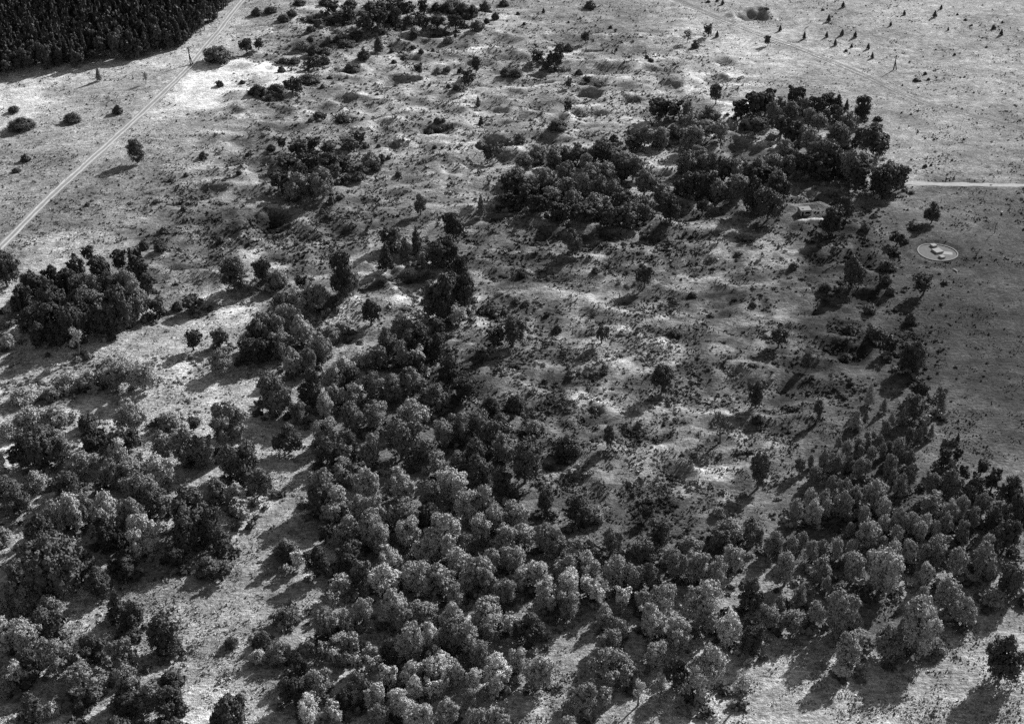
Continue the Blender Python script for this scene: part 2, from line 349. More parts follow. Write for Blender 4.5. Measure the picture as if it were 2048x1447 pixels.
# ------------------------------------------------------------ plant meshes (unit crowns)
def ico():
    p = (1+5**.5)/2
    v = np.array([(-1,p,0),(1,p,0),(-1,-p,0),(1,-p,0),(0,-1,p),(0,1,p),(0,-1,-p),(0,1,-p),(p,0,-1),(p,0,1),(-p,0,-1),(-p,0,1)], float)
    v /= np.linalg.norm(v[0])
    f = [(0,11,5),(0,5,1),(0,1,7),(0,7,10),(0,10,11),(1,5,9),(5,11,4),(11,10,2),(10,7,6),(7,1,8),(3,9,4),(3,4,2),(3,2,6),(3,6,8),(3,8,9),(4,9,5),(2,4,11),(6,2,10),(8,6,7),(9,8,1)]
    return v, np.array(f)
IV, IF = ico()
def lobes(kind, g):
    L = []
    if kind == 'T':
        nm = g.integers(5, 9); a0 = g.uniform(0, 6.28)
        for j in range(nm):
            a = a0+j*6.28/nm+g.uniform(-.4, .4); q = g.uniform(.2, .33) if j else .04
            mr = g.uniform(.13, .21); mz = g.uniform(.34, .76) if j else .74
            mx, my = q*math.cos(a), q*math.sin(a); L.append((mx, my, mz, mr, mr, mr*1.05))
            for i in range(6):
                d = g.normal(size=3); d[2] = abs(d[2])*.9-.25; d /= np.linalg.norm(d); rr = g.uniform(.05, .10)
                L.append((mx+d[0]*mr, my+d[1]*mr, mz+d[2]*mr, rr, rr, rr*.9))
            L.append((mx*1.05, my*1.05, mz*.5, mr*.9, mr*.9, mz*.4))
        L.append((0, 0, .32, .26, .26, .3))
    elif kind == 'P':
        for i in range(6):
            a = i*2.4+g.uniform(-.4, .4); r = .34*math.sqrt(i/11)
            zz = .70-.9*r+g.uniform(-.1, .06); rr = g.uniform(.12, .17)
            L.append((r*math.cos(a), r*math.sin(a), zz, rr*.9, rr*.9, rr*g.uniform(1.1, 1.6)))
            for _ in range(2):
                L.append((r*math.cos(a)*1.15+g.uniform(-.09, .09), r*math.sin(a)*1.15+g.uniform(-.09, .09), zz-g.uniform(.12, .34), rr*.8, rr*.8, rr*.8))
            for _ in range(5):
                b = g.uniform(0, 6.28); q = rr*.9
                L.append((r*math.cos(a)+q*math.cos(b), r*math.sin(a)+q*math.sin(b), zz+g.uniform(-.05, .13), rr*.45, rr*.45, rr*.5))
        L.append((0, 0, .3, .24, .24, .28))
    elif kind == 'C':
        for i in range(30):
            z = (i+.5)/30; a = i*2.4; r = .34*(1-z)**.75*g.uniform(.7, 1.1); rr = .06+.15*(1-z)**.8
            L.append((r*math.cos(a), r*math.sin(a), .05+z*.86, rr, rr, .07+.03*(1-z)))
        L.append((0, 0, .3, .22, .22, .28)); L.append((0, 0, .65, .12, .12, .3))
    elif kind == 'O':
        for i in range(26):
            z = g.uniform(-.9, 1); a = i*2.4; r = .3*math.sqrt(max(0, 1-z*z*.9)); rr = g.uniform(.12, .18)
            L.append((r*math.cos(a), r*math.sin(a), .49+z*.39, rr, rr, rr*.7))
        L.append((0, 0, .5, .28, .28, .42))
    elif kind == 'S':
        for i in range(18):
            a = i*2.4; r = .36*math.sqrt((i+.3)/18); rr = g.uniform(.11, .18)
            L.append((r*math.cos(a), r*math.sin(a), .55-1.1*r+g.uniform(-.1, .16), rr, rr, rr*1.35))
        L.append((0, 0, .25, .34, .34, .38))
    elif kind == 'B':
        for i in range(13):
            a = i*2.4; r = .36*math.sqrt((i+.5)/13)*g.uniform(.6, 1.1); rr = g.uniform(.11, .17)
            L.append((r*math.cos(a), r*math.sin(a), g.uniform(.2, .9), rr, rr, rr*.8))
    return L
def crown(kind, seed, n, leaf, up=.0):
    g = np.random.default_rng(seed); L = np.array(lobes(kind, g))
    area = (L[:, 3]**2); pr = area/area.sum()
    nc = n*5
    k = g.choice(len(L), nc, p=pr); d = g.normal(size=(nc, 3)); d /= np.linalg.norm(d, axis=1)[:, None]
    c = L[k, :3]; rad = L[k, 3:6]; p = c+d*rad*(g.uniform(.72, 1.12, (nc, 1))+.35*(g.random((nc, 1)) < .16)*g.random((nc, 1)))
    keep = p[:, 2] > .0
    if n > 600:   # sprays of leaves with gaps between them
        tab = g.random((64, 64, 64)); cell = np.floor((p+g.normal(size=p.shape)*.008)/(leaf*1.7)).astype(int) & 63
        keep &= tab[cell[:, 0], cell[:, 1], cell[:, 2]] < .5
    for j, l in enumerate(L):
        q = (((p-l[:3])/(l[3:6]*.78))**2).sum(1); keep &= ~((q < 1) & (k != j))
    p = p[keep][:n]; d = d[keep][:n]
    nn = d*.9+g.normal(size=d.shape)*.45+np.array([0, 0, .15]); nn /= np.linalg.norm(nn, axis=1)[:, None]
    t = np.cross(nn, g.normal(size=nn.shape)); t /= np.linalg.norm(t, axis=1)[:, None]; b = np.cross(nn, t)
    s = leaf*g.uniform(.6, 1.35, (len(p), 1))*.5
    V = np.concatenate([p-t*s, p-b*s*.8, p+t*s, p+b*s*.8]); m_ = len(p)
    Q = np.stack([np.arange(m_), np.arange(m_)+m_, np.arange(m_)+2*m_, np.arange(m_)+3*m_], -1)
    CV, CF = [], []
    for j, l in enumerate(L):
        if kind == 'B': continue
        CV.append(IV*l[3:6]*(.66 if n > 600 else .84)+l[:3]); CF.append(IF+12*j)
    if CV:
        CV = np.concatenate(CV); CV[:, 2] = np.maximum(CV[:, 2], .01); CF = np.concatenate(CF)+len(V)
        V = np.concatenate([V, CV])
    else: CF = np.zeros((0, 3), int)
    return V, CF, Q
def tube(pts, rad, sides=6):
    V, Q = [], []
    for i, (p, r) in enumerate(zip(pts, rad)):
        for k in range(sides):
            a = 2*math.pi*k/sides; V.append((p[0]+r*math.cos(a), p[1]+r*math.sin(a), p[2]))
    for i in range(len(pts)-1):
        for k in range(sides):
            Q.append((i*sides+k, i*sides+(k+1) % sides, (i+1)*sides+(k+1) % sides, (i+1)*sides+k))
    return V, Q
def trunk_arr(seed, spread=.22):
    """unit height trunk reaching z = 1 (crown centre and a bit), with limbs; width unit = 1"""
    g = random.Random(seed); V, Q = [], []
    bx, by = g.uniform(-.08, .08), g.uniform(-.08, .08)
    def add(pts, rad):
        v, q = tube(pts, rad); n = len(V); V.extend(v); Q.extend([tuple(a+n for a in f) for f in q])
    add([(0, 0, -.04), (bx*.3, by*.3, .2), (bx, by, .55), (bx*1.2, by*.7, 1.0)], [.055, .04, .032, .014])
    for k in range(5):
        a = k*1.26+g.uniform(-.3, .3); z = .38+.1*k
        add([(bx*z, by*z, z), (bx*z+math.cos(a)*spread*.5, by*z+math.sin(a)*spread*.5, z+.14), (bx+math.cos(a)*spread, by+math.sin(a)*spread, z+.34)], [.022, .015, .006])
    return np.array(V), np.array(Q)
BIG = {k: [] for k in 'TPCOSB'}; SMALL = {k: [] for k in 'TPCOSB'}
spec = dict(T=(7, 5200, .044), P=(7, 5200, .04), C=(3, 2400, .052), O=(3, 3000, .05), S=(5, 2600, .055), B=(3, 1900, .048))
for k, (nv, n, lf) in spec.items():
    for i in range(nv):
        a = crown(k, 100+i*7+ord(k), n, lf); BIG[k].append((mk('crown', a[0], a[1], a[2], M_mid), a))
    for i in range(3):
        a = crown(k, 500+i*7+ord(k), n//7, lf*2.3)
        V, CF, Q = a
        tv_, tq = trunk_arr(i)
        if k != 'S':   # joined small version: crown above a short stem
            z0 = .22 if k != 'C' else .06
            V = V.copy(); V[:, 2] = z0+V[:, 2]*(1-z0); tv_ = tv_*np.array([1, 1, .6]); n0 = len(V)
            V = np.concatenate([V, tv_]); Q = np.concatenate([Q, tq+n0])
            cut = n0
        me = mk('small_plant', V, CF, Q, M_mid)
        if k != 'S':
            me.materials.append(M_bark)
            mi = np.zeros(len(me.polygons), np.int32); mi[len(me.polygons)-len(tq):] = 1
            me.polygons.foreach_set('material_index', mi)
        SMALL[k].append((me, (V, CF, Q)))
TRUNK = [mk('trunk', *([trunk_arr(i)[0]]), quads=trunk_arr(i)[1], m=M_bark) for i in range(4)]

# ------------------------------------------------------------ the catalogue of trees and bushes
# group | where | entries "x top bottom width code": T broad, P upright lobed, C conical, O columnar, S bush, B sparse with bare stem;
# tone letter after it: d dark, m mid, p pale, w silvery; trailing text is a hand-written label
CAT = []
def G(group, where, s): CAT.append((group, where, s))
G('trees in the lower right grove', 'lower right grove', '''1737 760 810 26 Cp;1766 792 825 18 Cp;1711 815 855 28 Cp;1731 815 840 14 Cm;1781 820 855 20 Cp;1803 810 850 20 Cm;1836 757 800 42 Td;1871 768 835 32 Bd;1826 782 850 40 Td;1882 790 820 20 Cm
1768 833 870 26 Pm;1816 848 890 24 Pm;1836 848 890 18 Cm;1848 842 870 14 Cm;1861 845 875 16 Cm;1893 868 895 14 Sm;1906 868 895 14 Sm;1914 863 885 10 Cd
1676 868 900 16 Pm;1693 872 915 26 Pm;1716 870 905 20 Pm;1718 882 925 20 Pm;1733 856 885 14 Pm;1746 856 888 14 Pm;1759 862 900 18 Pm;1736 868 900 16 Pm;1740 884 925 22 Pp;1763 880 915 18 Pm;1776 874 915 18 Pm;1794 866 915 28 Pm;1800 892 930 20 Pm;1816 890 940 28 Pm
1776 900 955 32 Pp;1598 905 960 26 Pm;1621 902 945 20 Pm;1648 890 945 34 Pm;1673 900 950 26 Pm;1696 905 955 24 Pm;1716 905 960 30 Pm;1731 910 960 20 Pm
1627 918 985 26 Pp tall pale lumpy tree at the left end of the lower right grove
1783 930 975 24 Pm;1818 918 975 28 Pm;1748 945 1020 58 Pp;1798 938 1010 36 Pm;1686 945 1010 34 Pm;1661 942 1000 28 Pp;1708 960 1020 28 Pp;1681 972 1040 38 Pp;1646 968 1030 32 Pp;1618 965 1020 24 Pp
1588 985 1060 34 Pp;1623 984 1060 38 Pp;1651 988 1050 24 Pp;1761 980 1045 36 Pp;1723 1002 1060 32 Pp;1793 1005 1070 42 Pp;1818 1010 1075 30 Pp;1766 1020 1075 26 Pp
1861 935 990 40 Pm;1898 928 1000 44 Pm;1883 888 945 32 Td;1911 892 930 20 Td;1926 925 965 22 Td;1961 914 950 26 Td;1946 942 1000 32 Td;1981 930 985 30 Td;2018 946 1005 36 Td;1961 972 1040 34 Pm;2036 985 1050 34 Td;1936 960 1010 30 Tm
1863 978 1040 56 Tm;1896 990 1050 34 Pp;1918 978 1040 30 Pp;1943 1005 1060 28 Pm;1983 1005 1075 40 Td;2006 1030 1110 48 Td;1991 995 1040 20 Pm
1848 1012 1080 34 Pp;1888 1014 1080 32 Pp;1868 1030 1090 28 Pp;1921 1030 1100 36 Pm;1836 1030 1090 34 Pp;1731 1028 1095 46 Pp;1751 1038 1100 28 Pp;1698 1035 1080 22 Pp;1788 1040 1100 30 Pp
1873 1055 1115 42 Pp;1968 1058 1120 40 Pp;1993 1060 1110 24 Pp;1581 1062 1115 28 Pp;1603 1052 1110 22 Pp;1621 1070 1120 26 Pp;1643 1070 1120 20 Pp;1671 1065 1125 32 Pp;1701 1070 1125 24 Pp;1763 1060 1120 24 Pp;1783 1070 1130 30 Pp;1813 1068 1130 30 Pp;1848 1078 1130 28 Pp;1546 1055 1110 40 Tm
1568 1088 1170 62 Pp;1641 1103 1165 48 Pp;1701 1090 1165 46 Pp;1763 1084 1185 78 Tp;1846 1112 1180 36 Pp;1870 1075 1140 40 Pm;1598 1160 1225 32 Pp;1651 1142 1195 26 Pp;1558 1185 1230 26 Pm;1586 1207 1265 46 Pp;1543 1208 1255 28 Pp
1673 1168 1265 76 Tp;1628 1190 1250 34 Pp;1711 1220 1260 24 Pp;1843 1160 1220 34 Pp;1893 1140 1250 60 Tp;1926 1186 1260 38 Tp;1833 1196 1300 84 Tp;1691 1250 1330 66 Pp;1716 1247 1290 34 Pp;1771 1244 1310 66 Tp
1683 1315 1345 44 Sw;1911 1085 1150 42 Pp;1961 1075 1160 60 Tm;2016 1116 1185 56 Td;1986 1160 1210 40 Sp;1870 1262 1300 40 Sm
2001 1262 1355 84 Td large dark tree standing alone on pale grass at the lower right corner''')
G('trees of the bottom centre wood', 'bottom centre wood', '''598 1094 1135 34 Tw;572 1075 1130 40 Td;525 1248 1300 40 Sd;560 1265 1320 46 Sp;518 1285 1330 30 Sp;575 1200 1245 44 Sm
725 1115 1170 34 Tm;684 1145 1190 40 Tp;668 1175 1235 30 Tp;692 1210 1270 38 Tp;652 1208 1270 46 Tm;727 1188 1250 40 Tp;780 1085 1140 64 Tp;770 1120 1180 56 Tw;828 1112 1180 60 Tp;882 1120 1185 56 Tp;917 1088 1150 54 Tp;960 1105 1180 58 Tp;980 1140 1200 36 Tp;985 1090 1140 40 Tp
788 1170 1240 66 Tp;847 1198 1250 46 Tp;912 1160 1215 40 Tp;905 1200 1260 52 Tp;975 1195 1250 54 Tp;820 1243 1320 74 Tp;862 1235 1310 46 Tw;935 1235 1305 52 Pp;980 1240 1300 34 Tp;888 1255 1300 32 Tp
688 1255 1300 50 Tp;668 1290 1330 26 Tp;648 1280 1320 24 Tp;692 1295 1345 26 Tp;716 1300 1350 30 Tp;745 1305 1360 34 Tp;742 1285 1330 30 Tp;705 1262 1310 34 Tp;622 1276 1310 22 Tm;634 1330 1390 64 Tp;710 1353 1415 34 Pp;752 1358 1415 38 Tw;778 1325 1380 34 Tw;825 1313 1370 42 Tw;830 1345 1400 36 Tw;880 1300 1360 54 Tp;915 1318 1370 30 Pp;860 1352 1405 34 Tw;882 1350 1405 28 Tw
805 1372 1430 50 Tw;947 1325 1400 36 Tw;940 1370 1430 36 Tp;838 1402 1460 52 Tp;895 1385 1450 54 Pp;953 1410 1480 44 Tp;995 1405 1480 50 Pm;620 1385 1445 42 Tw;672 1395 1440 32 Tw;995 1300 1370 50 Tw;987 1350 1395 26 Pw;845 1140 1190 50 Tp;930 1140 1190 44 Tp;800 1200 1260 50 Tm;870 1290 1345 40 Td;780 1270 1330 40 Td;960 1275 1335 40 Tm;905 1240 1300 40 Tm;720 1340 1400 40 Tm;690 1370 1420 40 Td;760 1400 1450 40 Tm;590 1350 1410 44 Td;600 1300 1360 40 Td''')
G('trees right of bottom centre', 'wood right of bottom centre', '''1034 1088 1140 38 Tp;1066 1115 1170 44 Tw;1040 1130 1185 30 Pp;1094 1150 1215 60 Tp;1134 1103 1160 44 Tp;1134 1133 1195 50 Tw;1175 1097 1155 44 Tp;1230 1105 1180 54 Tp;1198 1160 1210 34 Tw;1140 1178 1235 44 Tp;1172 1145 1190 30 Tw
1244 1168 1220 32 Tw;1284 1172 1215 30 Tp;1324 1155 1240 56 Tp;1208 1198 1265 34 Tp;1232 1230 1280 38 Tm;1348 1090 1160 50 Tp;1392 1098 1160 50 Tp;1434 1105 1175 38 Pp;1464 1086 1150 42 Tp
1408 1150 1240 90 Tp;1455 1210 1300 62 Tw;1414 1220 1270 36 Tp;1356 1228 1295 56 Tp;1302 1200 1280 56 Tp;1220 1250 1310 52 Tp;1308 1272 1345 48 Tp;1216 1288 1370 88 Tp;1248 1305 1360 50 Tp
1078 1306 1375 62 Tp;1038 1286 1370 34 Tp;1275 1322 1365 26 Tp;1418 1280 1385 76 Tp;1388 1334 1410 50 Bp;1354 1350 1400 20 Tp;1480 1335 1405 58 Bp;1162 1362 1440 62 Tp;1212 1368 1420 36 Tp;1276 1355 1410 28 Bw;1318 1345 1405 26 Bp;1142 1424 1490 40 Tp;1527 1200 1260 46 Pp
1060 1220 1280 50 Td;1010 1150 1210 40 Tm;1260 1120 1180 50 Tm;1300 1120 1180 40 Tm;1500 1150 1220 60 Td;1500 1240 1310 46 Td;1350 1310 1370 40 Td;1020 1220 1270 36 Tp;1090 1040 1100 40 Tm''')
G('trees of the central wood', 'central wood', '''545 735 820 56 Tm;625 730 820 64 Td;670 725 790 44 Tp;560 765 830 46 Tp;707 758 830 40 Tp;675 765 815 30 Tp;652 785 840 36 Tp
785 745 800 54 Tm;828 730 790 46 Tm;872 762 815 52 Tm;930 745 800 50 Td;755 795 850 64 Tp;825 790 850 68 Tp;705 805 860 40 Tm;802 828 920 90 Tm;745 858 940 58 Tm;850 870 930 60 Tm
655 832 890 50 Tp;690 880 930 34 Tp;655 870 925 44 Td;888 832 890 42 Tm;920 820 880 40 Tm;980 835 895 50 Tm;1008 862 920 50 Tm;955 815 870 40 Tm;875 893 950 46 Pp;915 892 945 34 Pm
905 928 1000 56 Tp;862 955 1040 48 Tm;803 930 1000 56 Tp;648 930 1010 70 Tm;692 912 965 40 Tp;732 930 1000 48 Tp;678 965 1030 56 Tp;640 970 1030 34 Td;722 985 1050 44 Tp;750 985 1055 44 Tp;668 1005 1050 28 Tp
812 995 1060 50 Tp;785 1005 1060 34 Tp;700 1025 1085 60 Tm;745 1020 1090 50 Tp;652 1045 1090 30 Td;765 1045 1110 46 Tp;890 1018 1110 90 Tp;820 1030 1090 44 Tp;940 975 1040 50 Tp;968 965 1040 44 Tp;992 1000 1075 46 Tp;962 1020 1080 44 Tp;1010 1045 1100 50 Tp;572 1063 1110 40 Sm
1030 1000 1060 44 Tp;1050 1040 1090 44 Tp;1110 1050 1110 44 Tp;1160 1070 1120 50 Tm;1220 1050 1110 44 Tm;1090 975 1035 32 Od;1155 985 1045 42 Td;1050 868 970 76 Td;1135 855 910 56 Sd;950 870 930 46 Td;960 910 970 44 Td;1000 930 990 44 Td;620 690 750 40 Tm;585 690 750 40 Tp;700 730 790 40 Td;745 735 800 44 Tm;700 860 920 40 Td;860 1000 1060 40 Td;600 800 850 40 Tm;830 700 760 44 Td;900 710 770 44 Td;1020 1090 1140 40 Tm;930 1060 1110 44 Tm;850 1070 1120 44 Tp;700 1080 1130 44 Td;640 1090 1150 44 Td;980 780 830 40 Sd;1030 775 825 44 Sd;1000 815 850 30 Sm;1070 830 860 30 Sm
578 842 905 56 Td round dark bushy tree left of the central wood beside the grassy ride
1293 1005 1050 26 Td;1322 1035 1090 50 Td;1455 1020 1075 44 Sm;1440 1005 1030 24 Sm;1440 1055 1100 40 Tm;1500 1030 1100 50 Tm;1290 1060 1110 40 Sm;1380 1060 1100 36 Sm;1340 1085 1120 36 Sm;1190 1000 1040 36 Sm''')
G('trees of the lower left wood', 'lower left wood', '''138 735 775 50 Sp;105 765 795 30 Sm;50 760 800 50 Sp;180 728 770 46 Sp;238 715 770 50 Tp;290 720 780 50 Tp;62 795 850 60 Sp;110 800 850 50 Sp;22 830 870 40 Sp
175 812 855 44 Sd;262 790 860 60 Tp;338 810 850 36 Sp;462 795 890 80 Tm big dark dome-shaped tree beside the bright clearing, upper part of lower left wood
388 833 860 22 Td;375 850 925 60 Tm;412 860 930 50 Pp;330 855 920 44 Tp
240 872 925 36 Tw bright silvery small tree amid darker crowns in the lower left wood
95 842 930 80 Td;125 855 925 50 Tp;50 860 930 60 Td;190 845 900 50 Td;250 850 905 50 Td
170 893 950 60 Tp;228 910 975 44 Tm;268 905 960 44 Tp;320 900 970 64 Tp;4 890 940 30 Tw;72 925 975 44 Sp;20 950 1010 50 Tm;40 965 1030 60 Td;140 935 1000 60 Td;285 935 1015 70 Tm;318 965 1030 60 Tm
148 968 1060 56 Pp;178 975 1050 44 Pp;222 963 1070 70 Pp;270 985 1075 66 Pp;110 992 1060 40 Tp;212 1005 1090 60 Pp;292 1020 1110 72 Tp;220 1025 1110 60 Td;88 1020 1100 50 Td
390 968 1070 84 Td;425 1000 1095 50 Td;375 1020 1110 60 Td;435 945 1000 44 Pm;475 955 1010 46 Pp;485 990 1040 36 Tp;462 885 950 40 Tm;495 880 960 60 Td;520 930 990 50 Tm;445 1050 1100 40 Td
115 1055 1190 110 Td huge dark round tree at the left, above the small grassy clearing
45 1110 1170 54 Tm;22 1150 1240 50 Tp;56 1165 1225 40 Tm;100 1160 1215 30 Td;105 1182 1240 40 Tp;15 1225 1300 50 Tp;55 1228 1300 50 Tp;95 1205 1270 50 Td
238 1170 1240 46 Cd;270 1195 1260 44 Td;255 1235 1275 50 Sd;330 1220 1300 60 Td;340 1250 1320 60 Sd;120 1270 1345 68 Tm;190 1262 1330 50 Td;250 1270 1345 62 Tm;420 1100 1145 50 Sd;447 1125 1160 26 Td
40 1315 1370 40 Bw;10 1335 1400 40 Sm;175 1325 1385 56 Tm;262 1320 1400 58 Tm;342 1325 1380 44 Sd;300 1355 1420 60 Tm;255 1370 1430 60 Td;340 1365 1430 60 Td;68 1378 1440 40 Td;160 1388 1430 34 Sd;105 1390 1430 30 Sp;463 1378 1477 84 Td;350 1415 1490 70 Sd;240 1410 1490 70 Sd
463 1263 1290 28 Sd small dark tree alone on the pale clearing casting a long shadow
5 1040 1090 40 Sp;150 1430 1470 40 Sm;60 1290 1340 40 Td;200 1130 1190 50 Td;160 1090 1150 50 Td;350 1080 1130 40 Td;250 1100 1150 50 Td''')
G('trees of the left edge grove', 'grove at left edge', '''180 488 530 24 Td;155 508 560 36 Td;202 505 560 42 Td;245 495 545 34 Td;272 495 550 34 Td;283 512 570 32 Td;288 474 500 24 Sd;322 476 500 24 Sd
70 535 600 44 Td;110 525 590 40 Td;140 530 590 40 Td;108 550 640 46 Td;162 540 600 40 Tm;192 545 610 40 Tm;222 540 605 40 Td;255 530 600 44 Tm;297 540 605 30 Td;50 560 640 44 Td;160 575 660 62 Td;180 570 640 50 Tm;245 562 665 72 Td;275 555 640 50 Tm;150 600 680 50 Td;100 600 660 50 Td;200 610 670 50 Td;60 610 660 50 Td;120 640 690 50 Td;230 610 665 50 Td;80 640 690 40 Td
15 492 577 60 Td large dark tree cut by the left edge just under the dirt track
316 592 632 32 Td;158 650 715 34 Bp slender pale tree with bare leaning trunk below the left edge grove
25 590 625 24 Sp;388 585 622 38 Td;355 595 620 20 Sd;470 512 585 54 Od tall dark column-shaped tree throwing a long shadow left of the centre
441 470 484 20 Sd;328 448 464 18 Sd;312 395 405 14 Sd;175 402 410 10 Sd;367 410 420 12 Sd;440 652 692 32 Tm;388 655 700 40 Td;445 695 745 38 Tm;250 700 740 36 Sp;220 706 735 26 Sm;96 700 712 12 Sd;505 670 720 40 Td;20 655 700 30 Sp;18 620 650 24 Sm''')
G('trees of the middle tree line', 'middle tree line', '''526 508 575 30 Td;558 530 570 30 Sm;841 386 430 26 Od dark upright tree alone on the mid slope, shadow falling left
962 386 432 22 Cm;907 420 475 38 Td;778 452 495 30 Td;792 452 492 24 Tp;773 480 540 34 Cd;812 475 552 30 Od;833 448 515 32 Cd;846 495 535 28 Tm;875 478 535 38 Td;900 470 530 38 Td
684 498 605 46 Od tall very dark column-shaped tree left of the middle tree line
700 530 600 36 Tm;920 508 560 40 Td;890 540 635 78 Td;930 535 635 46 Td;875 555 650 50 Td
744 592 652 34 Td small ball-shaped dark tree on a thin trunk in the bright gap
803 620 675 46 Tm;917 612 650 44 Bp;875 630 680 30 Td;875 660 720 46 Td;775 650 710 44 Tm;838 645 715 50 Td;604 545 590 26 Td;594 570 620 40 Tp;625 560 620 44 Tm;562 578 640 40 Tm;555 625 690 40 Tp;604 625 690 44 Tp;577 600 660 40 Tp;525 670 725 50 Td
660 640 680 40 Sm;684 632 670 26 Sm;562 660 715 40 Tm;634 700 730 24 Sd;687 700 745 34 Sp;720 690 740 34 Sp;806 670 740 34 Pp;835 690 745 34 Tp;963 690 735 26 Td;1025 626 690 44 Td;992 650 695 36 Td;985 600 625 30 Sd;530 620 690 44 Tm;510 640 700 40 Td;640 660 720 40 Tp;760 690 740 34 Tm''')
G('trees of the crater copse', 'crater copse', '''565 272 300 20 Td;542 284 300 22 Sd;600 278 318 40 Td;627 272 300 26 Td;657 282 312 34 Td;575 305 340 50 Td;620 300 345 40 Td;662 302 345 44 Td;692 308 340 30 Td;595 340 395 56 Tm;648 335 398 44 Tm;557 338 380 34 Td;672 320 375 30 Tm
725 325 345 24 Sd;718 338 358 26 Sd;697 345 362 20 Sd;664 385 405 16 Sd;644 415 428 14 Sd;720 260 290 24 Td;699 270 300 28 Tm;757 285 294 10 Sd;763 302 320 18 Sd;777 306 318 10 Sd;752 318 342 20 Sd;742 292 330 36 Sm;600 320 375 40 Td;640 330 380 40 Td;580 355 395 36 Td;797 338 352 12 Sd
1145 453 512 38 Td dark ragged tree on the open slope below the ridge grove''')
G('bushes on the upper left heath', 'upper left heath', '''27 206 224 24 Sd;43 227 257 60 Sd wide flat dark bush at the left edge beside the bright grass
145 218 243 38 Sd;236 203 231 20 Sd;275 280 322 32 Od dark round tree just right of the dirt track
51 303 322 18 Sd;33 331 343 16 Sd;440 156 172 14 Sd small round bush alone on the bright bare patch
485 157 167 10 Sd;516 163 190 32 Sd;437 80 122 54 Sd wide dark bushy tree beside the dirt track by the plantation corner
494 76 108 26 Td;198 132 162 14 Cm;292 142 168 12 Bm;406 298 316 18 Sd;498 300 312 14 Sd;342 353 362 12 Sd;372 342 352 12 Sd;478 337 348 14 Sd''')
G('bushes on the cratered ground at the top', 'top centre craters', '''517 76 100 20 Td;542 8 25 26 Sd;514 10 30 20 Sd;567 24 42 28 Sd;584 14 32 22 Sd;637 20 42 40 Sd;680 14 42 40 Sd;693 30 50 34 Sd;640 34 54 20 Sd;622 46 62 20 Sd;678 50 64 18 Sm;606 72 94 24 Sm;620 68 82 16 Sd;684 60 84 40 Sd;712 56 74 30 Sd;732 24 64 30 Td
672 82 98 22 Sd;660 68 82 18 Sm;692 74 92 34 Sd;628 84 108 26 Sd;652 90 106 20 Sm;628 110 140 34 Td;650 104 126 20 Sm;590 110 126 26 Sd;566 110 126 18 Sd;563 126 148 18 Sd;757 70 104 24 Cd;728 92 118 28 Sd;705 118 142 34 Sd;618 144 160 36 Sd;585 152 184 34 Td;552 162 180 26 Sd;550 180 200 34 Sd;659 148 158 12 Sd;645 165 176 10 Sd
838 128 152 20 Td;826 86 98 14 Sd;842 94 108 12 Sd;812 100 112 16 Sm;788 116 126 12 Sd;784 94 104 10 Sd;866 94 104 8 Sd;897 68 84 16 Sm;911 64 74 8 Sd;875 27 56 40 Td;912 26 60 36 Td;848 0 36 24 Td;872 0 22 20 Sd;893 -2 24 24 Sd;925 0 24 24 Sd;954 34 60 28 Sd;974 32 46 14 Sd;991 20 38 18 Sd;1008 -6 12 18 Sd;934 20 38 16 Sd
760 14 56 34 Td;735 20 52 30 Td;790 10 60 34 Td;845 26 62 30 Td;700 10 44 28 Td;665 0 30 26 Td;880 50 70 20 Sd;760 44 66 24 Sd;830 56 72 22 Sd;945 4 30 26 Sd;970 -4 22 26 Sd;905 -6 12 30 Sd;765 0 34 30 Td;790 -4 28 30 Td;815 4 36 30 Td;740 -4 20 26 Sd;700 -6 12 26 Sd;650 -8 10 26 Sd;600 -6 10 26 Sd;780 26 50 26 Sd;820 30 52 26 Sd;800 46 62 20 Sd
952 112 146 16 Od;937 138 172 26 Td;921 130 150 16 Sd;876 130 146 14 Sm;894 128 142 14 Sm;897 164 176 10 Sd;917 162 178 22 Sd;1012 130 152 28 Sd;956 190 214 12 Cd;962 227 247 12 Cd;755 183 190 6 Sd;638 218 236 26 Sd;684 224 242 26 Sd;622 232 242 12 Sd;717 222 228 6 Sd;664 223 228 6 Sd
875 230 246 16 Sd;887 234 244 8 Sd;860 254 266 18 Sd;877 250 262 12 Sd;896 246 256 8 Sd;905 244 258 10 Cd;996 268 310 26 Tm;975 278 318 22 Td;960 276 296 14 Sm;869 286 298 10 Sd;900 292 300 7 Sd;884 290 298 6 Sd''')
